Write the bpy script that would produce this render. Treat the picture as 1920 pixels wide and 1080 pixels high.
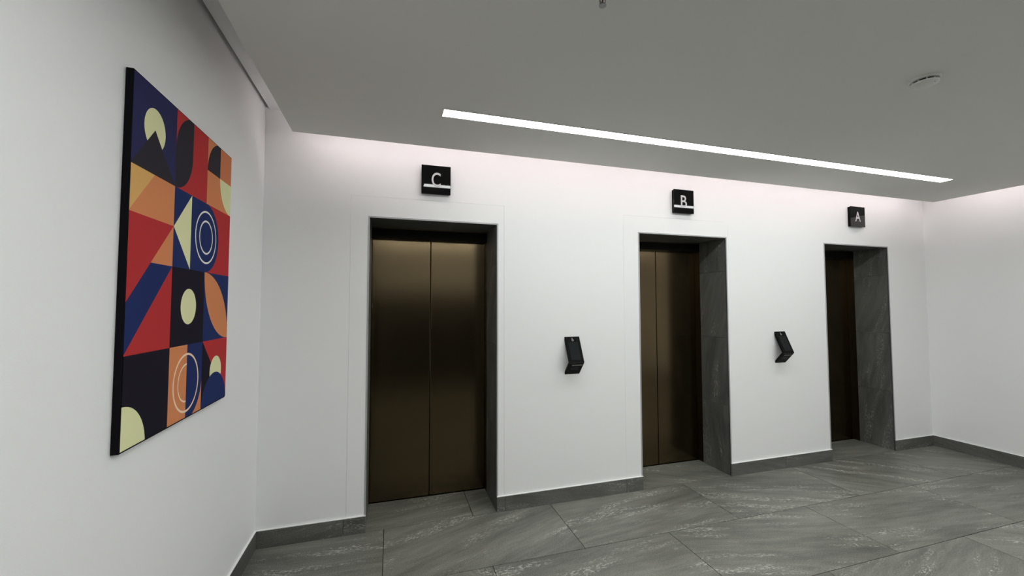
import bpy, bmesh, math, random
from mathutils import Vector, Matrix

for o in list(bpy.data.objects):
    bpy.data.objects.remove(o, do_unlink=True)
scene = bpy.context.scene
COL = scene.collection
random.seed(7)

# ------------------------------------------------------------------ camera
CAM_D, CAM_H = 2.89915, 1.5
F_PX = 754.21                      # focal length in pixels of the 1920 px frame
YAW, PITCH, ROLL = math.radians(16.686), math.radians(2.484), math.radians(-0.063)
fw = Vector((math.sin(YAW) * math.cos(PITCH), math.cos(YAW) * math.cos(PITCH), math.sin(PITCH)))
r0 = Vector((math.cos(YAW), -math.sin(YAW), 0))
u0 = r0.cross(fw)
rt = r0 * math.cos(ROLL) + u0 * math.sin(ROLL)
up = -r0 * math.sin(ROLL) + u0 * math.cos(ROLL)
cam_data = bpy.data.cameras.new('camera')
cam_data.sensor_width = 36
cam_data.lens = F_PX / 1920 * 36
cam_data.clip_start = 0.02
cam = bpy.data.objects.new('camera', cam_data)
COL.objects.link(cam)
m = Matrix((rt, up, -fw)).transposed().to_4x4()
m.translation = Vector((0, -CAM_D, CAM_H))
cam.matrix_world = m
scene.camera = cam

# ------------------------------------------------------------------ world, exposure, lamp strengths
world = bpy.data.worlds.new('world')
scene.world = world
world.use_nodes = True
world.node_tree.nodes['Background'].inputs[0].default_value = (1, 1, 1, 1)
world.node_tree.nodes['Background'].inputs[1].default_value = 0.02
vs = scene.view_settings
vs.view_transform = 'Standard'
vs.look = 'None'
vs.exposure = 0.12
vs.gamma = 1.0
vs.use_curve_mapping = False
LINEAR_STRENGTH = 22.5
REAR_STRENGTH = 28.0
COVE_STRENGTH = 22.0

# ------------------------------------------------------------------ dimensions (metres; lift wall face at y = 0)
XL, XR = -0.7926, 5.5797
YR = -4.1                                     # wall behind the camera
OPEN = [(-0.1476, 0.7512), (1.9805, 2.8788), (4.0885, 4.9870)]
ZH, ZB = 2.104, 0.107
YS, YD = 0.325, 0.397                         # end of the stone reveal, face of the lift doors
ZC, ZT = 2.559, 2.776                         # lower ceiling, cove top
EX0, EX1, EY = -0.5875, 5.344, -0.2132        # edges of the lower ceiling
ZDOOR = 2.024

# ------------------------------------------------------------------ material helpers
def new_mat(name):
    mt = bpy.data.materials.new(name)
    mt.use_nodes = True
    return mt, mt.node_tree, mt.node_tree.nodes['Principled BSDF']

def node(nt, kind, **kw):
    n = nt.nodes.new(kind)
    for k, v in kw.items():
        setattr(n, k, v)
    return n

def srgb(r, g, b):
    f = lambda c: (c / 255) / 12.92 if c / 255 <= 0.04045 else ((c / 255 + 0.055) / 1.055) ** 2.4
    return (f(r), f(g), f(b), 1)

def plain(name, col, rough=0.5, metal=0.0, spec=0.5, grain=0.06, scale=300, bump=0.0, coat=0.0):
    mt, nt, b = new_mat(name)
    tc = node(nt, 'ShaderNodeTexCoord')
    nz = node(nt, 'ShaderNodeTexNoise')
    nz.inputs['Scale'].default_value = scale
    nz.inputs['Detail'].default_value = 2
    nt.links.new(tc.outputs['Object'], nz.inputs['Vector'])
    mx = node(nt, 'ShaderNodeMix', data_type='RGBA', blend_type='MIX')
    mx.inputs[6].default_value = [c * (1 - grain) for c in col[:3]] + [1]
    mx.inputs[7].default_value = [min(1, c * (1 + grain)) for c in col[:3]] + [1]
    nt.links.new(nz.outputs['Fac'], mx.inputs[0])
    nt.links.new(mx.outputs[2], b.inputs['Base Color'])
    b.inputs['Roughness'].default_value = rough
    b.inputs['Metallic'].default_value = metal
    b.inputs['Specular IOR Level'].default_value = spec
    b.inputs['Coat Weight'].default_value = coat
    b.inputs['Coat Roughness'].default_value = 0.02
    if bump:
        bp = node(nt, 'ShaderNodeBump')
        bp.inputs['Strength'].default_value = bump
        bp.inputs['Distance'].default_value = 0.002
        nt.links.new(nz.outputs['Fac'], bp.inputs['Height'])
        nt.links.new(bp.outputs['Normal'], b.inputs['Normal'])
    return mt

def emit(name, col, strength):
    mt, nt, b = new_mat(name)
    b.inputs['Base Color'].default_value = (0.9, 0.9, 0.9, 1)
    b.inputs['Emission Color'].default_value = (*col, 1)
    b.inputs['Emission Strength'].default_value = strength
    return mt

def stone(name, lo, hi, vein, rough, spec, vein_amt=1.0, angle=0.0, turn=0.9):
    """grey slate-look porcelain: streaks along one direction that varies from tile to tile"""
    mt, nt, b = new_mat(name)
    L = nt.links.new
    tc = node(nt, 'ShaderNodeTexCoord')
    oi = node(nt, 'ShaderNodeObjectInfo')
    ml = node(nt, 'ShaderNodeMath', operation='MULTIPLY_ADD')
    ml.inputs[1].default_value = turn
    ml.inputs[2].default_value = angle - turn / 2
    L(oi.outputs['Random'], ml.inputs[0])
    mo = node(nt, 'ShaderNodeMath', operation='MULTIPLY')
    mo.inputs[1].default_value = 57.3
    L(oi.outputs['Random'], mo.inputs[0])
    cb = node(nt, 'ShaderNodeCombineXYZ')
    L(mo.outputs[0], cb.inputs[0]); L(mo.outputs[0], cb.inputs[1]); L(mo.outputs[0], cb.inputs[2])
    rot = node(nt, 'ShaderNodeVectorRotate', rotation_type='Z_AXIS')
    L(tc.outputs['Object'], rot.inputs['Vector']); L(ml.outputs[0], rot.inputs['Angle'])
    add = node(nt, 'ShaderNodeVectorMath', operation='ADD')
    L(rot.outputs[0], add.inputs[0]); L(cb.outputs[0], add.inputs[1])
    # slow warp so that the streaks bend
    wn = node(nt, 'ShaderNodeTexNoise')
    wn.inputs['Scale'].default_value = 1.6
    wn.inputs['Detail'].default_value = 2
    L(add.outputs[0], wn.inputs['Vector'])
    ws = node(nt, 'ShaderNodeVectorMath', operation='SCALE')
    ws.inputs['Scale'].default_value = 0.10
    L(wn.outputs['Color'], ws.inputs[0])
    ad2 = node(nt, 'ShaderNodeVectorMath', operation='ADD')
    L(add.outputs[0], ad2.inputs[0]); L(ws.outputs[0], ad2.inputs[1])
    def stretched(sx, sy, detail, rough_):
        mp = node(nt, 'ShaderNodeMapping')
        mp.inputs['Scale'].default_value = (sx, sy, 3)
        L(ad2.outputs[0], mp.inputs['Vector'])
        n = node(nt, 'ShaderNodeTexNoise')
        n.inputs['Scale'].default_value = 1.0
        n.inputs['Detail'].default_value = detail
        n.inputs['Roughness'].default_value = rough_
        L(mp.outputs[0], n.inputs['Vector'])
        return n
    n1 = stretched(2.6, 20, 7, 0.68)
    n2 = stretched(1.0, 3.5, 2, 0.5)
    n3 = stretched(45, 120, 4, 0.75)
    fine = node(nt, 'ShaderNodeTexNoise')
    fine.inputs['Scale'].default_value = 150
    fine.inputs['Detail'].default_value = 3
    L(tc.outputs['Object'], fine.inputs['Vector'])
    r1 = node(nt, 'ShaderNodeValToRGB')
    r1.color_ramp.elements[0].position = 0.38
    r1.color_ramp.elements[0].color = lo
    r1.color_ramp.elements[1].position = 0.62
    r1.color_ramp.elements[1].color = hi
    mixf = node(nt, 'ShaderNodeMix', data_type='FLOAT')
    mixf.inputs[0].default_value = 0.42
    L(n1.outputs['Fac'], mixf.inputs[2]); L(n2.outputs['Fac'], mixf.inputs[3])
    mixg = node(nt, 'ShaderNodeMix', data_type='FLOAT')
    mixg.inputs[0].default_value = 0.36
    L(mixf.outputs[0], mixg.inputs[2]); L(fine.outputs['Fac'], mixg.inputs[3])
    L(mixg.outputs[0], r1.inputs[0])
    # pale flecks gathered along a few streaks
    rv = node(nt, 'ShaderNodeValToRGB')
    rv.color_ramp.elements[0].position = 0.50
    rv.color_ramp.elements[1].position = 0.62
    L(n3.outputs['Fac'], rv.inputs[0])
    n4 = stretched(1.6, 11, 4, 0.6)
    rz = node(nt, 'ShaderNodeValToRGB')
    rz.color_ramp.elements[0].position = 0.53
    rz.color_ramp.elements[1].position = 0.64
    L(n4.outputs['Fac'], rz.inputs[0])
    mm = node(nt, 'ShaderNodeMath', operation='MULTIPLY')
    L(rv.outputs[0], mm.inputs[0]); L(rz.outputs[0], mm.inputs[1])
    mm2 = node(nt, 'ShaderNodeMath', operation='MULTIPLY')
    mm2.inputs[1].default_value = vein_amt
    L(mm.outputs[0], mm2.inputs[0])
    mx = node(nt, 'ShaderNodeMix', data_type='RGBA')
    L(mm2.outputs[0], mx.inputs[0]); L(r1.outputs[0], mx.inputs[6])
    mx.inputs[7].default_value = vein
    L(mx.outputs[2], b.inputs['Base Color'])
    b.inputs['Roughness'].default_value = rough
    b.inputs['Specular IOR Level'].default_value = spec
    bp = node(nt, 'ShaderNodeBump')
    bp.inputs['Strength'].default_value = 0.25
    bp.inputs['Distance'].default_value = 0.002
    L(mixg.outputs[0], bp.inputs['Height'])
    L(bp.outputs['Normal'], b.inputs['Normal'])
    return mt

def brushed(name, col, rough):
    mt, nt, b = new_mat(name)
    L = nt.links.new
    tc = node(nt, 'ShaderNodeTexCoord')
    mp = node(nt, 'ShaderNodeMapping')
    mp.inputs['Scale'].default_value = (6, 6, 900)
    L(tc.outputs['Object'], mp.inputs['Vector'])
    nz = node(nt, 'ShaderNodeTexNoise')
    nz.inputs['Scale'].default_value = 1
    nz.inputs['Detail'].default_value = 3
    L(mp.outputs[0], nz.inputs['Vector'])
    mx = node(nt, 'ShaderNodeMix', data_type='RGBA')
    mx.inputs[6].default_value = [c * 0.88 for c in col[:3]] + [1]
    mx.inputs[7].default_value = [c * 1.12 for c in col[:3]] + [1]
    L(nz.outputs['Fac'], mx.inputs[0])
    L(mx.outputs[2], b.inputs['Base Color'])
    b.inputs['Metallic'].default_value = 1.0
    b.inputs['Roughness'].default_value = rough
    bp = node(nt, 'ShaderNodeBump')
    bp.inputs['Strength'].default_value = 0.08
    bp.inputs['Distance'].default_value = 0.0005
    L(nz.outputs['Fac'], bp.inputs['Height'])
    L(bp.outputs['Normal'], b.inputs['Normal'])
    return mt

M = {}
M['paint'] = plain('white_wall_paint', (0.86, 0.862, 0.858, 1), 0.55, spec=0.3, grain=0.012, scale=420, bump=0.25)
M['ceil'] = plain('ceiling_paint', (0.72, 0.715, 0.69, 1), 0.8, spec=0.2, grain=0.012, scale=420, bump=0.1)
M['floor'] = stone('slate_floor_tile', (0.082, 0.083, 0.072, 1), (0.25, 0.25, 0.218, 1), (0.60, 0.60, 0.545, 1), 0.42, 0.4, 0.85, angle=0.25, turn=1.3)
M['skirt'] = stone('slate_skirting_tile', (0.060, 0.061, 0.055, 1), (0.165, 0.166, 0.150, 1), (0.38, 0.38, 0.35, 1), 0.45, 0.4, 0.7, angle=0.0, turn=0.6)
M['jamb'] = stone('slate_reveal_tile', (0.060, 0.061, 0.055, 1), (0.175, 0.176, 0.158, 1), (0.40, 0.40, 0.365, 1), 0.42, 0.4, 0.8, angle=0.2, turn=0.8)
M['clad'] = stone('black_slate_cladding', (0.016, 0.016, 0.015, 1), (0.045, 0.045, 0.042, 1), (0.12, 0.12, 0.11, 1), 0.5, 0.2, 0.4)
M['sealant'] = plain('white_sealant', (0.88, 0.88, 0.86, 1), 0.4)
M['grout'] = plain('dark_grout', (0.03, 0.03, 0.028, 1), 0.9, spec=0.1)
M['grout_pale'] = plain('pale_grout', (0.20, 0.20, 0.185, 1), 0.9, spec=0.1)
M['bronze'] = brushed('bronze_brushed_metal', (0.138, 0.104, 0.060, 1), 0.18)
M['bronze_dark'] = brushed('dark_bronze_frame', (0.10, 0.075, 0.05, 1), 0.35)
M['alu'] = plain('satin_aluminium', (0.42, 0.42, 0.43, 1), 0.4, metal=0.1, grain=0.03)
M['header_shade'] = plain('header_shade_black', (0.004, 0.0035, 0.003, 1), 0.6, spec=0.08)
M['glass'] = plain('black_gloss_glass', (0.0012, 0.0012, 0.0015, 1), 0.03, spec=0.33, grain=0.02)
M['black_plastic'] = plain('black_plastic', (0.003, 0.003, 0.003, 1), 0.45, spec=0.07)
M['screen'] = plain('dark_screen', (0.009, 0.011, 0.012, 1), 0.3, spec=0.12)
M['letter'] = plain('pale_grey_letter', (0.55, 0.55, 0.56, 1), 0.5)
M['strip'] = plain('grey_print_glint', (0.16, 0.16, 0.16, 1), 0.5)
M['white_plastic'] = plain('white_plastic', (0.66, 0.66, 0.64, 1), 0.45)
M['chrome'] = plain('chrome', (0.20, 0.20, 0.20, 1), 0.2, metal=1.0)
M['dark_slot'] = plain('dark_slot', (0.01, 0.01, 0.01, 1), 0.7)
M['bulb'] = plain('red_glass_bulb', (0.12, 0.02, 0.02, 1), 0.15)
M['canvas_edge'] = plain('black_canvas_edge', (0.006, 0.005, 0.007, 1), 0.85, spec=0.1)
M['light'] = emit('linear_diffuser', (0.97, 1.0, 0.985), LINEAR_STRENGTH)
M['light_rear'] = emit('rear_linear_diffuser', (0.98, 1.0, 0.985), REAR_STRENGTH)
M['cove'] = emit('cove_led', (1.0, 0.885, 0.89), COVE_STRENGTH)

# ------------------------------------------------------------------ mesh helpers
def add_box(bm, x0, x1, y0, y1, z0, z1, mi=0):
    v = [bm.verts.new((x, y, z)) for x in (x0, x1) for y in (y0, y1) for z in (z0, z1)]
    for f in ((0, 1, 3, 2), (4, 6, 7, 5), (0, 4, 5, 1), (2, 3, 7, 6), (0, 2, 6, 4), (1, 5, 7, 3)):
        bm.faces.new([v[i] for i in f]).material_index = mi

def boxes(*bs):
    bm = bmesh.new()
    for b in bs:
        add_box(bm, *b)
    return bm

def prism_x(bm, prof, x0, x1):
    """extrude a closed (y, z) profile along x"""
    a = [bm.verts.new((x0, y, z)) for y, z in prof]
    b = [bm.verts.new((x1, y, z)) for y, z in prof]
    n = len(prof)
    bm.faces.new(a); bm.faces.new(b[::-1])
    for i in range(n):
        j = (i + 1) % n
        bm.faces.new((a[j], a[i], b[i], b[j]))

def lathe(bm, prof, seg=32):
    """revolve an (r, z) profile about the z axis"""
    rings = []
    for r, z in prof:
        if r < 1e-6:
            rings.append([bm.verts.new((0, 0, z))])
        else:
            rings.append([bm.verts.new((r * math.cos(2 * math.pi * k / seg), r * math.sin(2 * math.pi * k / seg), z)) for k in range(seg)])
    for a, b in zip(rings, rings[1:]):
        for k in range(seg):
            q = (k + 1) % seg
            vs_ = [a[k % len(a)], a[q % len(a)], b[q % len(b)], b[k % len(b)]]
            u = []
            for v in vs_:
                if v not in u:
                    u.append(v)
            if len(u) > 2:
                bm.faces.new(u)

def finish(bm):
    bmesh.ops.recalc_face_normals(bm, faces=bm.faces)
    return bm

def to_mesh(name, bm, mats, bevel=0.0, smooth=False):
    finish(bm)
    if bevel:
        bmesh.ops.bevel(bm, geom=[e for e in bm.edges if e.calc_face_angle(0) > 0.3], offset=bevel, segments=2, affect='EDGES', profile=0.6)
    me = bpy.data.meshes.new(name)
    bm.to_mesh(me)
    bm.free()
    for mt in (mats if isinstance(mats, (list, tuple)) else [mats]):
        me.materials.append(mt)
    if smooth:
        for p in me.polygons:
            p.use_smooth = True
        me.set_sharp_from_angle(angle=0.6)
    return me

def link(name, data, parent=None, loc=(0, 0, 0), rot=(0, 0, 0)):
    o = bpy.data.objects.new(name, data)
    COL.objects.link(o)
    o.parent = parent
    o.location = loc
    o.rotation_euler = rot
    return o

def obj(name, bm, mats, parent=None, loc=(0, 0, 0), rot=(0, 0, 0), bevel=0.0, smooth=False):
    return link(name, to_mesh(name, bm, mats, bevel, smooth), parent, loc, rot)

def struct(o, label=None, cat=None):
    o['kind'] = 'structure'
    if label:
        o['label'] = label
    if cat:
        o['category'] = cat
    return o

def tag(o, label, cat, group=None):
    o['label'] = label
    o['category'] = cat
    if group:
        o['group'] = group
    return o

TILE_MESH = {}
def slab(name, parent, w, h, t, mat, loc, rot=(0, 0, 0), bevel=0.0008):
    """a tile lying in its own xy plane, face up at local z = 0; alike sizes share one mesh"""
    key = (round(w, 4), round(h, 4), round(t, 4), mat.name)
    if key not in TILE_MESH:
        TILE_MESH[key] = to_mesh(name, boxes((-w / 2, w / 2, -h / 2, h / 2, -t, 0)), mat)
    return link(name, TILE_MESH[key], parent, loc, rot)

# ------------------------------------------------------------------ floor with its tiles
floor = struct(obj('floor', boxes((XL - 0.1, XR + 0.1, YR - 0.1, YD + 0.1, -0.10, -0.0035)), M['grout']),
               'dark grey slate-look porcelain tiled floor', 'floor')
G = 0.0045
PX = 1.1968
rows = [(YD - 0.004, 0.0, 0.5770), (0.0, -0.5835, -0.0305), (-0.5835, -1.1750, 0.5770)]
y = -1.1750
k = 0
while y > YR + 0.02:
    y2 = max(y - 0.5915, YR)
    rows.append((y, y2, (-0.0305 + 0.012, 0.5770)[k % 2]))
    y = y2
    k += 1
for ri, (ya, yb, x0) in enumerate(rows):
    spans = [(XL, XR)] if ri else OPEN
    for sa, sb in spans:
        n0 = math.floor((sa - x0) / PX)
        x = x0 + n0 * PX
        while x < sb:
            a, b = max(x, sa), min(x + PX, sb)
            if b - a > 0.012:
                ga = a + (G / 2 if a > sa else 0)
                gb = b - (G / 2 if b < sb else 0)
                slab('floor_tile', floor, gb - ga, (ya - yb) - G, 0.012, M['floor'],
                     ((ga + gb) / 2, (ya + yb) / 2, 0))
            x += PX

# ------------------------------------------------------------------ lift wall with three openings and two plaster infills
INF = [(-0.2705, 0.8075, 2.2510), (1.8290, 2.9080, 2.2490)]
GAP = 0.0009
CUT = 0.0105
ZTOP = 2.95
WT = 0.5
bs = []
xs = XL - 0.15
def opening_cell(i):
    a, b = OPEN[i]
    return (a, b)
zone = [(INF[0][0], INF[0][1], INF[0][2]), (INF[1][0], INF[1][1], INF[1][2]), (OPEN[2][0] - CUT, OPEN[2][1] + CUT, ZH + CUT)]
for (za, zb, zz) in zone:
    bs.append((xs, za, 0, WT, -0.1, ZTOP))
    bs.append((za, zb, 0, WT, zz, ZTOP))
    xs = zb
bs.append((xs, XR + 0.15, 0, WT, -0.1, ZTOP))
for i in (0, 1):                                   # backing behind the infills
    a, b = OPEN[i]
    za, zb, zz = zone[i]
    a, b = a - CUT, b + CUT
    bs += [(za, a, 0.012, WT, -0.1, zz), (b, zb, 0.012, WT, -0.1, zz), (a, b, 0.012, WT, ZH + CUT, zz)]
wall = struct(obj('wall_back', boxes(*bs), M['paint']), 'white painted lift lobby wall with three door openings', 'wall')
for i in (0, 1):
    a, b = OPEN[i]
    za, zb, zz = zone[i]
    g = GAP
    a, b, zh = a - CUT, b + CUT, ZH + CUT
    bm = bmesh.new()
    pts = [(za + g, 0.0), (za + g, zz - g), (zb - g, zz - g), (zb - g, 0.0), (b, 0.0), (b, zh), (a, zh), (a, 0.0)]
    fr = [bm.verts.new((x, 0.0, z)) for x, z in pts]
    bk = [bm.verts.new((x, 0.012, z)) for x, z in pts]
    bm.faces.new(fr); bm.faces.new(bk[::-1])
    for q in range(8):
        w = (q + 1) % 8
        bm.faces.new((fr[q], fr[w], bk[w], bk[q]))
    obj('infill_panel', bm, M['paint'], wall)

struct(obj('wall_left', boxes((XL - 0.15, XL, YR - 0.15, 0.0, -0.1, ZTOP)), M['paint']), 'white painted side wall carrying the geometric canvas', 'wall')
struct(obj('wall_right', boxes((XR, XR + 0.15, YR - 0.15, 0.0, -0.1, ZTOP)), M['paint']), 'white painted side wall beside lift A', 'wall')
rear = struct(obj('wall_rear', boxes((XL - 0.15, XR + 0.15, YR - 0.15, YR, -0.1, ZTOP)), M['paint']), 'white lobby wall with grey stone cladding', 'wall')
# stone cladding of the rear wall (seen only as the dark reflection in the lift doors)
xx = -0.6
while xx < 2.35:
    x2 = xx + 1.0
    for kz in range(3):
        slab('cladding_tile', rear, x2 - xx - 0.003, 0.6 - 0.003, 0.015, M['clad'], ((xx + x2) / 2, YR + 0.015, 0.3 + kz * 0.6), (math.radians(-90), 0, 0))
    xx = x2

# ------------------------------------------------------------------ ceilings
ceil = struct(obj('ceiling', boxes((EX0, EX1, YR, EY, ZC, ZC + 0.045)), M['ceil']), 'grey-white lowered plaster ceiling with floating edges', 'ceiling')
cove = struct(obj('ceiling_cove', boxes((XL + 0.022, XR, YR, 0.0, ZT, ZT + 0.06),
                                        (XL, XR, YR, 0.0, ZT + 0.06, ZT + 0.12)), M['paint']), 'white cove ceiling above the lowered panel', 'ceiling')
# hangers that carry the lowered ceiling, out of sight above it
for hx in (0.5, 2.4, 4.3):
    for hy in (-1.2, -3.0):
        obj('hanger', boxes((hx - 0.02, hx + 0.02, hy - 0.02, hy + 0.02, ZC + 0.045, ZT)), M['alu'], ceil)

# ------------------------------------------------------------------ lift portals: stone reveal, edge trim, doors
for i, (a, b) in enumerate(OPEN):
    tw = 0.010
    bm = boxes((a - tw, a, -0.0025, 0.010, 0.0, ZH + tw), (b, b + tw, -0.0025, 0.010, 0.0, ZH + tw), (a, b, -0.0025, 0.010, ZH, ZH + tw))
    tr = struct(obj('trim_%d' % (i + 1), bm, M['alu']))
    # vertical reveal tiles, 0.6 m each, and lintel tiles, 10 mm thick inside the opening line
    z = 0.0
    while z < ZH - 0.01:
        z2 = min(z + 0.603, ZH)
        for side in (0, 1):
            x = a if side == 0 else b
            ry = math.radians(90) if side == 0 else math.radians(-90)
            # local x runs up the wall
            slab('reveal_tile', tr, z2 - z - 0.002, YS - 0.0, 0.010, M['jamb'], (x, YS / 2, (z + z2) / 2), (0, ry, 0))
        z = z2
    cx = (a + b) / 2
    slab('lintel_tile', tr, 0.60, YS, 0.010, M['jamb'], (a + 0.30, YS / 2, ZH), (math.radians(180), 0, 0))
    slab('lintel_tile', tr, b - a - 0.602, YS, 0.010, M['jamb'], (b - (b - a - 0.602) / 2, YS / 2, ZH), (math.radians(180), 0, 0))
    # door frame: header and two jambs set back behind the stone
    bm = boxes((a - 0.010, b + 0.010, YS, YD + 0.09, ZDOOR, ZH + 0.010),
               (a - 0.010, a, YS, YD + 0.09, 0.0, ZDOOR), (b, b + 0.010, YS, YD + 0.09, 0.0, ZDOOR))
    d = struct(obj('door_%d' % (i + 1), bm, M['bronze_dark']))
    mid = (a + b) / 2
    obj('header', boxes((a, b, YS - 0.002, YS, ZDOOR, ZH - 0.011)), M['header_shade'], d)  # thin black sheet, paints the shade on the underlit door head
    for (p, q) in ((a + 0.002, mid - 0.0035), (mid + 0.0035, b - 0.002)):
        lf = obj('door_leaf', boxes((-(q - p) / 2, (q - p) / 2, -0.018, 0.018, 0.006, ZDOOR + 0.03)), M['bronze'], d, ((p + q) / 2, YD + 0.018, 0), bevel=0.0015)
    obj('sill', boxes((a, b, YD - 0.004, YD + 0.09, -0.012, 0.002)), M['bronze'], d)
    obj('shaft_back', boxes((a, b, YD + 0.04, YD + 0.09, 0.003, ZDOOR)), M['dark_slot'], d)

# ------------------------------------------------------------------ skirting tiles
SK = 0.010
def skirting(name, cuts, axis, at, sign):
    """cuts: list of (start, end) along the wall; axis 'x' = on the lift wall, 'y' = on a side wall"""
    bm = bmesh.new()
    for s, e in cuts:
        if axis == 'x':
            add_box(bm, s, e, at, at - 0.0045 * sign, 0, ZB - 0.002) if sign < 0 else add_box(bm, s, e, at - 0.0045, at, 0, ZB - 0.002)
        else:
            add_box(bm, min(at, at + 0.0045 * sign), max(at, at + 0.0045 * sign), s, e, 0, ZB - 0.002)
    root = struct(obj(name, bm, M['grout_pale']))
    runs = []
    for s, e in sorted(cuts):
        if runs and abs(runs[-1][1] - s) < 1e-4:
            runs[-1][1] = e
        else:
            runs.append([s, e])
    for s, e in runs:
        bb = (s, e, at - 0.0105, at, ZB, ZB + 0.0045) if axis == 'x' else (min(at, at + 0.0105 * sign), max(at, at + 0.0105 * sign), s, e, ZB, ZB + 0.0045)
        obj('sealant_bead', boxes(bb), M['sealant'], root)
    for s, e in cuts:
        w = e - s - 0.003
        if w < 0.01:
            continue
        c = (s + e) / 2
        if axis == 'x':
            slab('skirting_tile', root, w, ZB, SK, M['skirt'], (c, at - SK * sign, ZB / 2), (math.radians(90 if sign > 0 else -90), 0, 0))
        else:
            slab('skirting_tile', root, w, ZB, SK, M['skirt'], (at + SK * sign, c, ZB / 2), (math.radians(90), 0, math.radians(90 * sign)))
    return root
O = OPEN
skirting('baseboard_back', [(XL + SK, -0.2855), (-0.2855, O[0][0]), (O[0][1], 0.8142), (0.8142, 1.826), (1.826, O[1][0]),
                            (O[1][1], 3.50), (3.50, O[2][0]), (O[2][1], XR - SK)], 'x', 0.0, 1)
def cuts_y():
    out, y = [], 0.0
    while y > YR + 0.02:
        y2 = max(y - 1.197, YR)
        out.append((y2, y)); y = y2
    return out
skirting('baseboard_left', cuts_y(), 'y', XL, 1)
skirting('baseboard_right', cuts_y(), 'y', XR, -1)

# ------------------------------------------------------------------ lights
def linear_light(name, x0, x1, yc, label, glow='light'):
    t = link(name, None, None, (x0, yc, ZC))
    tag(t, label, 'light', 'linear ceiling lights')
    L = x1 - x0
    w = 0.040
    obj('housing', boxes((-0.004, L + 0.004, -w - 0.004, -w, -0.0035, 0.0), (-0.004, L + 0.004, w, w + 0.004, -0.0035, 0.0),
                         (-0.004, 0, -w, w, -0.0035, 0.0), (L, L + 0.004, -w, w, -0.0035, 0.0)), M['white_plastic'], t)
    obj('diffuser', boxes((0, L, -w, w, -0.003, 0.0)), M[glow], t)
    return t
linear_light('linear_light', 0.2615, 4.518, -0.7208, 'long bright white linear light set in the grey ceiling before the lift doors')
linear_light('linear_light', -0.25, 4.518, -2.30, 'added unseen linear ceiling light over the middle of the lobby, fill for the walls', 'light_rear')  # added out of view as fill to even out the wall brightness
linear_light('linear_light', -0.25, 4.518, -3.08, 'long linear ceiling light near the stone-clad wall opposite the lifts', 'light_rear')

s = obj('led_strip', boxes((EX0 + 0.03, EX1 - 0.04, EY - 0.031, EY - 0.019, ZC + 0.095, ZC + 0.101)), M['cove'])
obj('bracket', boxes((EX0 + 0.03, EX1 - 0.04, EY - 0.034, EY - 0.031, ZC + 0.045, ZC + 0.101)), M['alu'], s)
tag(s, 'pinkish white LED strip tucked in the ceiling cove above the lift doors', 'light')
s = obj('led_strip', boxes((EX1 - 0.031, EX1 - 0.019, YR + 0.3, EY - 0.06, ZC + 0.095, ZC + 0.101)), M['cove'])
obj('bracket', boxes((EX1 - 0.034, EX1 - 0.031, YR + 0.3, EY - 0.06, ZC + 0.045, ZC + 0.101)), M['alu'], s)
tag(s, 'pinkish white LED strip tucked in the cove along the side wall by lift A', 'light')

# ------------------------------------------------------------------ lift signs
def glyph(ch):
    cu = bpy.data.curves.new('glyph', 'FONT')
    cu.body = ch
    cu.extrude = 0.004
    cu.offset = 0.007
    cu.resolution_u = 8
    tmp = bpy.data.objects.new('glyph', cu)
    COL.objects.link(tmp)
    bpy.context.view_layer.update()
    dg = bpy.context.evaluated_depsgraph_get()
    me = bpy.data.meshes.new_from_object(tmp.evaluated_get(dg))
    bpy.data.objects.remove(tmp, do_unlink=True)
    return me

def letter(ch, parent, cx, z0, w, h, y):
    me = glyph(ch)
    xs = [v.co.x for v in me.vertices]; ys = [v.co.y for v in me.vertices]
    ax, bx, ay, by = min(xs), max(xs), min(ys), max(ys)
    for v in me.vertices:
        x, yy, zz = v.co
        v.co = (cx + ((x - ax) / (bx - ax) - 0.5) * w, y - 0.0004 + (zz / 0.004) * -0.0003, z0 + (yy - ay) / (by - ay) * h)
    me.materials.clear()
    me.materials.append(M['letter'])
    return link('letter', me, parent)

for ch, xc, lw in (('C', 0.2965, 0.064), ('B', 2.4115, 0.062), ('A', 4.5255, 0.076)):
    t = link('lift_sign', None, None, (xc, 0, 2.2925))
    tag(t, 'square glossy black wall sign with letter %s above a lift door' % ch, 'sign', 'lift letter signs')
    S = 0.2055
    obj('casing', boxes((-S / 2 + 0.004, S / 2 - 0.004, -0.024, 0.0, 0.004, S - 0.004)), M['black_plastic'], t, bevel=0.002)
    obj('face', boxes((-S / 2, S / 2, -0.030, -0.024, 0, S)), M['glass'], t, bevel=0.0012)
    letter(ch, t, 0.0, 0.054, lw, 0.101, -0.030)

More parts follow.
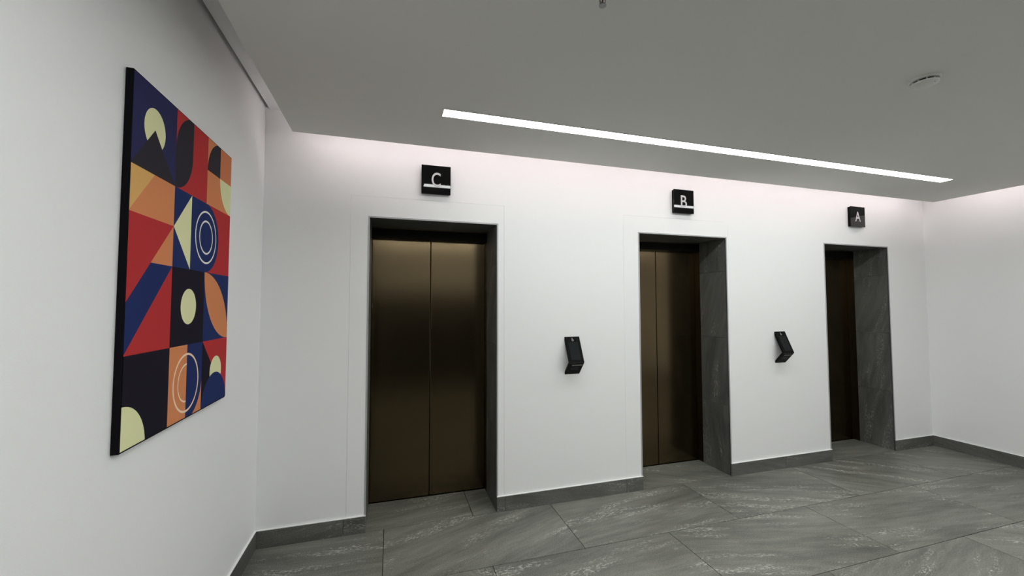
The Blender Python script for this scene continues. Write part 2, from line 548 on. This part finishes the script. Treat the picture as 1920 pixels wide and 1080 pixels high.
# ------------------------------------------------------------------ destination call panels between the doors
def call_panel(x0, label):
    W = 0.124
    t = link('call_panel', None, None, (x0 + W / 2, 0, 0.965))
    tag(t, label, 'call panel', 'lift call panels')
    TOP, NOSE, BOT = (-0.004, 0.290), (-0.092, 0.100), (-0.002, 0.0)
    th = 0.016
    # bent plate seen from the side: outer line and inner line
    def off(p, q, d):
        v = Vector((q[0] - p[0], q[1] - p[1])).normalized()
        return Vector((-v.y, v.x)) * d
    o1 = off(TOP, NOSE, th); o2 = off(NOSE, BOT, th)
    if o1.x < 0: o1 = -o1
    if o2.x < 0: o2 = -o2
    inner_nose = (NOSE[0] + 0.021, NOSE[1] + 0.004)
    bm = bmesh.new()
    prism_x(bm, [TOP, NOSE, inner_nose, (0.0, TOP[1] - 0.032), (0.0, TOP[1])], -W / 2, W / 2)
    obj('screen_plate', bm, M['black_plastic'], t, bevel=0.0012)
    bm = bmesh.new()
    prism_x(bm, [(NOSE[0], NOSE[1] - 0.0008), BOT, (0.0, 0.0), (0.0, 0.020), (inner_nose[0], inner_nose[1] - 0.0008)], -W / 2, W / 2)
    obj('lower_plate', bm, M['black_plastic'], t, bevel=0.0012)
    # screen, lying on the sloped plate
    d = (Vector(NOSE) - Vector(TOP)); ln = d.length; d.normalize()
    nrm = Vector((-abs(d.y), -abs(d.x))) if True else None
    nrm = Vector((d.y, -d.x))
    if nrm.x > 0: nrm = -nrm
    def on(u, v, h):                       # u across, v along the slope from the top, h proud
        p = Vector(TOP) + d * v + nrm * h
        return (u, p.x, p.y)
    def plate(name, u0, u1, v0, v1, h, mat, parent):
        bm = bmesh.new()
        a = [bm.verts.new(on(u, v, h)) for u, v in ((u0, v0), (u1, v0), (u1, v1), (u0, v1))]
        c = [bm.verts.new(on(u, v, 0.0)) for u, v in ((u0, v0), (u1, v0), (u1, v1), (u0, v1))]
        bm.faces.new(a); bm.faces.new(c[::-1])
        for q in range(4):
            w = (q + 1) % 4
            bm.faces.new((a[q], a[w], c[w], c[q]))
        return obj(name, bm, mat, parent)
    plate('screen', -W / 2 + 0.022, W / 2 - 0.022, 0.046, ln - 0.022, 0.0008, M['screen'], t)
    # small wheelchair pictogram above the screen: head, back, seat, leg and wheel
    bm = bmesh.new()
    def stroke(p, q, w):
        p, q = Vector(p), Vector(q)
        n = Vector((-(q - p).y, (q - p).x)).normalized() * w / 2
        quad = [p - n, q - n, q + n, p + n]
        bm.faces.new([bm.verts.new(on(a.x, a.y, 0.0006)) for a in quad])
    def disc(c, r, r_in=0.0):
        n = 20
        for k in range(n):
            a, b_ = 2 * math.pi * k / n, 2 * math.pi * (k + 1) / n
            P = lambda rr, an: bm.verts.new(on(c[0] + rr * math.cos(an), c[1] + rr * math.sin(an), 0.0006))
            bm.faces.new((P(r, a), P(r, b_), P(r_in, b_), P(r_in, a)) if r_in else (P(r, a), P(r, b_), P(0, 0)))
    cx, cy = 0.0, 0.024
    disc((cx - 0.003, cy - 0.011), 0.0028)
    stroke((cx - 0.003, cy - 0.009), (cx - 0.0015, cy + 0.001), 0.0034)
    stroke((cx - 0.0015, cy + 0.001), (cx + 0.006, cy + 0.001), 0.0028)
    stroke((cx + 0.006, cy + 0.001), (cx + 0.008, cy + 0.008), 0.0028)
    disc((cx - 0.0005, cy + 0.005), 0.0078, 0.0056)
    me = bpy.data.meshes.new('pictogram')
    bm.to_mesh(me); bm.free(); me.materials.append(M['letter'])
    link('pictogram', me, t)
    # pale print strip and faint key marks on the lower plate
    e = (Vector(BOT) - Vector(NOSE)); e.normalize()
    n2 = Vector((e.y, -e.x))
    if n2.y > 0: n2 = -n2
    def low(name, u0, u1, v0, v1, mat):
        bm = bmesh.new()
        q = []
        for hh in (0.0006, 0.0):
            q.append([])
            for u, v in ((u0, v0), (u1, v0), (u1, v1), (u0, v1)):
                p = Vector(NOSE) + e * v + n2 * hh
                q[-1].append(bm.verts.new((u, p.x, p.y)))
        bm.faces.new(q[0]); bm.faces.new(q[1][::-1])
        for w in range(4):
            x = (w + 1) % 4
            bm.faces.new((q[0][w], q[0][x], q[1][x], q[1][w]))
        return obj(name, bm, mat, t)
    low('nose_glint', -W / 2 + 0.001, W / 2 - 0.001, 0.0015, 0.0035, M['strip'])  # pale strip paints the bevel's reflected highlight along the nose
    low('print_strip', -0.034, 0.054, 0.024, 0.036, M['strip'])
    low('key_mark', -0.030, 0.032, 0.052, 0.086, M['screen'])
    return t
call_panel(1.2950, 'angular black lift call panel between doors C and B')
call_panel(3.4160, 'angular black lift call panel between doors B and A')

# ------------------------------------------------------------------ geometric canvas on the left wall
def flat(name, r, g, b):
    return plain(name, srgb(r, g, b), 0.8, spec=0.15, grain=0.05, scale=700)
PAL = {'navy': flat('ink_navy', 43, 44, 86), 'blue': flat('ink_blue', 29, 45, 96), 'dark': flat('ink_charcoal', 46, 42, 50),
       'ink': flat('ink_black', 23, 18, 33), 'red': flat('ink_red', 182, 50, 52), 'orange': flat('ink_orange', 214, 136, 90),
       'rust': flat('ink_rust', 206, 124, 84), 'tan': flat('ink_tan', 220, 172, 104), 'cream': flat('ink_cream', 226, 226, 176),
       'white': flat('ink_white', 235, 230, 225), 'peach': flat('ink_peach', 246, 214, 186)}
PN = list(PAL)
AY0, AY1, AZ0, AZ1, AT = -1.4000, -0.6030, 1.0570, 2.2360, 0.0200
CU, CV, V0 = (AY1 - AY0) / 3.0, 0.2973, 0.010
art = link('canvas_print', None, None, (XL + 0.001, (AY0 + AY1) / 2, AZ0))
tag(art, 'tall canvas of red, navy, orange and cream geometric shapes on the white wall', 'wall art')
HW, HH = (AY1 - AY0) / 2, AZ1 - AZ0
obj('canvas', boxes((0.0, AT, -HW, HW, 0.0, HH)), M['canvas_edge'], art, bevel=0.0015)
abm = bmesh.new()
VMAX = (HH) / CV + V0
UB = (0.010, 2.990); VB = (V0 + 0.012, VMAX - 0.020)
def clip(poly):
    for ax, lim, sgn in ((0, UB[0], 1), (0, UB[1], -1), (1, VB[0], 1), (1, VB[1], -1)):
        out = []
        for i in range(len(poly)):
            p, q = poly[i - 1], poly[i]
            ip, iq = (p[ax] - lim) * sgn >= 0, (q[ax] - lim) * sgn >= 0
            if ip != iq:
                t = (lim - p[ax]) / (q[ax] - p[ax])
                out.append((p[0] + t * (q[0] - p[0]), p[1] + t * (q[1] - p[1])))
            if iq:
                out.append(q)
        poly = out
        if not poly:
            return poly
    return poly
layer = [0]
def shape(colr, poly):
    poly = clip(poly)
    if len(poly) < 3:
        return
    layer[0] += 1
    x = AT + 0.0003 + layer[0] * 0.00006
    clean = []
    for p in poly:
        if not clean or (abs(p[0] - clean[-1][0]) + abs(p[1] - clean[-1][1])) > 1e-5:
            clean.append(p)
    if abs(clean[0][0] - clean[-1][0]) + abs(clean[0][1] - clean[-1][1]) < 1e-5:
        clean.pop()
    vv = [abm.verts.new((x, -HW + u * CU, HH - (v - V0) * CV)) for u, v in clean]
    f = abm.faces.new(vv)
    f.normal_update()
    if f.normal.x < 0:
        f.normal_flip()
    f.material_index = PN.index(colr)
def rect(c, u0, v0, u1, v1): shape(c, [(u0, v0), (u1, v0), (u1, v1), (u0, v1)])
def arc(cu, cv, r, a0, a1, n=28):
    return [(cu + r * math.cos(math.radians(a0 + (a1 - a0) * k / n)), cv + r * math.sin(math.radians(a0 + (a1 - a0) * k / n))) for k in range(n + 1)]
def ring(c, cu, cv, r, w, a0=0, a1=360, n=48):
    layer[0] += 1
    x = AT + 0.0003 + layer[0] * 0.00006
    pts = [math.radians(a0 + (a1 - a0) * k / n) for k in range(n + 1)]
    P = lambda rr, a: abm.verts.new((x, -HW + (cu + rr * math.cos(a)) * CU, HH - (cv + rr * math.sin(a) - V0) * CV))
    for a, b in zip(pts, pts[1:]):
        f = abm.faces.new((P(r - w / 2, a), P(r + w / 2, a), P(r + w / 2, b), P(r - w / 2, b)))
        f.normal_update()
        if f.normal.x < 0:
            f.normal_flip()
        f.material_index = PN.index(c)
# first row (v grows downward, angle 90 points down)
rect('navy', 0, 0, 1, 1)
shape('cream', arc(0.48, 0.49, 0.24, 0, 360, 48)[:-1])
shape('dark', [(0.48, 0.49), (1, 1), (0, 1)])
rect('red', 1, 0, 2, 1)
shape('dark', arc(1.5, 0.5, 0.5, 270, 180) + [(1, 1)] + arc(1, 0.5, 0.5, 90, 0) + [(1.5, 0.0)])
rect('orange', 2, 0, 3, 1)
rect('rust', 2.5, 0, 3, 0.5)
shape('dark', arc(2.5, 0.5, 0.5, 270, 180) + [(2.5, 0.5)])
shape('cream', arc(3, 0.5, 0.5, 180, 90) + [(3, 0.5)])
# second row
rect('orange', 0, 1, 1, 2)
shape('tan', [(0, 1), (0.5, 1), (0, 1.5)])
rect('blue', 0, 2, 1, 3)
shape('red', [(0, 1.5), (1, 1.5), (0, 2.46)])
shape('red', [(1, 2), (1, 3), (0, 3)])
rect('blue', 1, 1, 2, 2)
rect('red', 2, 1, 3, 2)
shape('blue', arc(2, 1.5, 0.5, 270, 450))
shape('cream', [(1.5, 1), (1, 1.5), (1.5, 2)])
ring('white', 2.02, 1.495, 0.372, 0.026)
ring('white', 2.02, 1.495, 0.235, 0.026)
# third row
rect('ink', 1, 2, 2, 3)
shape('cream', arc(1.5, 2.495, 0.236, 0, 360, 48)[:-1])
rect('blue', 2, 2, 3, 3)
shape('orange', arc(2, 3, 1, 270, 360) + arc(3, 2, 1, 90, 180))
# fourth row
rect('ink', 0, 3, 1, 4.2)
shape('cream', arc(0, 4, 0.49, 270, 360) + [(0.49, 4.2), (0, 4.2)])
rect('orange', 1, 3, 2, 4.2)
rect('blue', 1.5, 3, 2, 3.5)
shape('blue', arc(1.5, 3.5, 0.5, 0, 90) + [(1.5, 3.5)])
ring('peach', 1.5, 3.5, 0.375, 0.028)
ring('peach', 1.5, 3.5, 0.245, 0.022, 90, 270, 28)
rect('red', 2, 3, 3, 4.2)
shape('ink', [(2, 3), (2.5, 3.5), (2, 4)])
shape('cream', arc(2.53, 3.49, 0.235, 0, 360, 48)[:-1])
shape('blue', arc(2.5, 4, 0.5, 180, 360) + [(3, 4.2), (2, 4.2)])
me = bpy.data.meshes.new('print')
abm.to_mesh(me); abm.free()
for n in PN:
    me.materials.append(PAL[n])
link('print', me, art)

# ------------------------------------------------------------------ sprinkler and smoke detector
t = link('sprinkler', None, None, (0.672, -1.727, ZC))
tag(t, 'small chrome pendant sprinkler head hanging from the ceiling', 'sprinkler')
bm = bmesh.new(); lathe(bm, [(0, 0), (0.030, 0), (0.030, -0.003), (0.018, -0.008), (0.0, -0.008)]); obj('escutcheon', bm, M['white_plastic'], t, smooth=True)
bm = bmesh.new(); lathe(bm, [(0, -0.008), (0.009, -0.008), (0.009, -0.018), (0.006, -0.020), (0, -0.020)], 20); obj('body', bm, M['chrome'], t, smooth=True)
for sx in (-1, 1):
    bm = bmesh.new()
    prof = [(0.0078, -0.018), (0.0105, -0.026), (0.0095, -0.036), (0.002, -0.044)]
    for (xa, za), (xb, zb) in zip(prof, prof[1:]):
        add_box(bm, *sorted((sx * xa - 0.0013, sx * xb + 0.0013)), -0.0015, 0.0015, zb, za)
    obj('frame_arm', bm, M['chrome'], t)
bm = bmesh.new(); lathe(bm, [(0, -0.020), (0.0024, -0.021), (0.0024, -0.041), (0, -0.042)], 12); obj('glass_bulb', bm, M['bulb'], t, smooth=True)
bm = bmesh.new(); lathe(bm, [(0, -0.042), (0.004, -0.042), (0.004, -0.047), (0.0125, -0.0475), (0.0125, -0.049), (0, -0.049)], 24); obj('deflector', bm, M['chrome'], t, smooth=True)

t = link('smoke_detector', None, None, (2.385, -1.690, ZC))
tag(t, 'round white smoke detector on the grey ceiling', 'smoke detector')
bm = bmesh.new(); lathe(bm, [(0, 0), (0.056, 0), (0.056, -0.007), (0.052, -0.010), (0, -0.010)], 48); obj('base', bm, M['white_plastic'], t, smooth=True)
bm = bmesh.new(); lathe(bm, [(0, -0.010), (0.040, -0.010), (0.040, -0.020), (0, -0.020)], 48); obj('sensor_gap', bm, M['dark_slot'], t, smooth=True)
bm = bmesh.new(); lathe(bm, [(0, -0.019), (0.049, -0.019), (0.047, -0.026), (0.030, -0.033), (0.012, -0.036), (0, -0.036)], 48); obj('cover', bm, M['white_plastic'], t, smooth=True)
for k in range(10):
    a = 2 * math.pi * k / 10
    obj('rib', boxes((0.041, 0.047, -0.0015, 0.0015, -0.019, -0.010)), M['white_plastic'], t, rot=(0, 0, a))
bm = bmesh.new(); lathe(bm, [(0, 0), (0.0022, 0), (0.0022, -0.0015), (0, -0.0018)], 12); obj('indicator', bm, M['bulb'], t, loc=(0.0, -0.036, -0.0295), smooth=True)
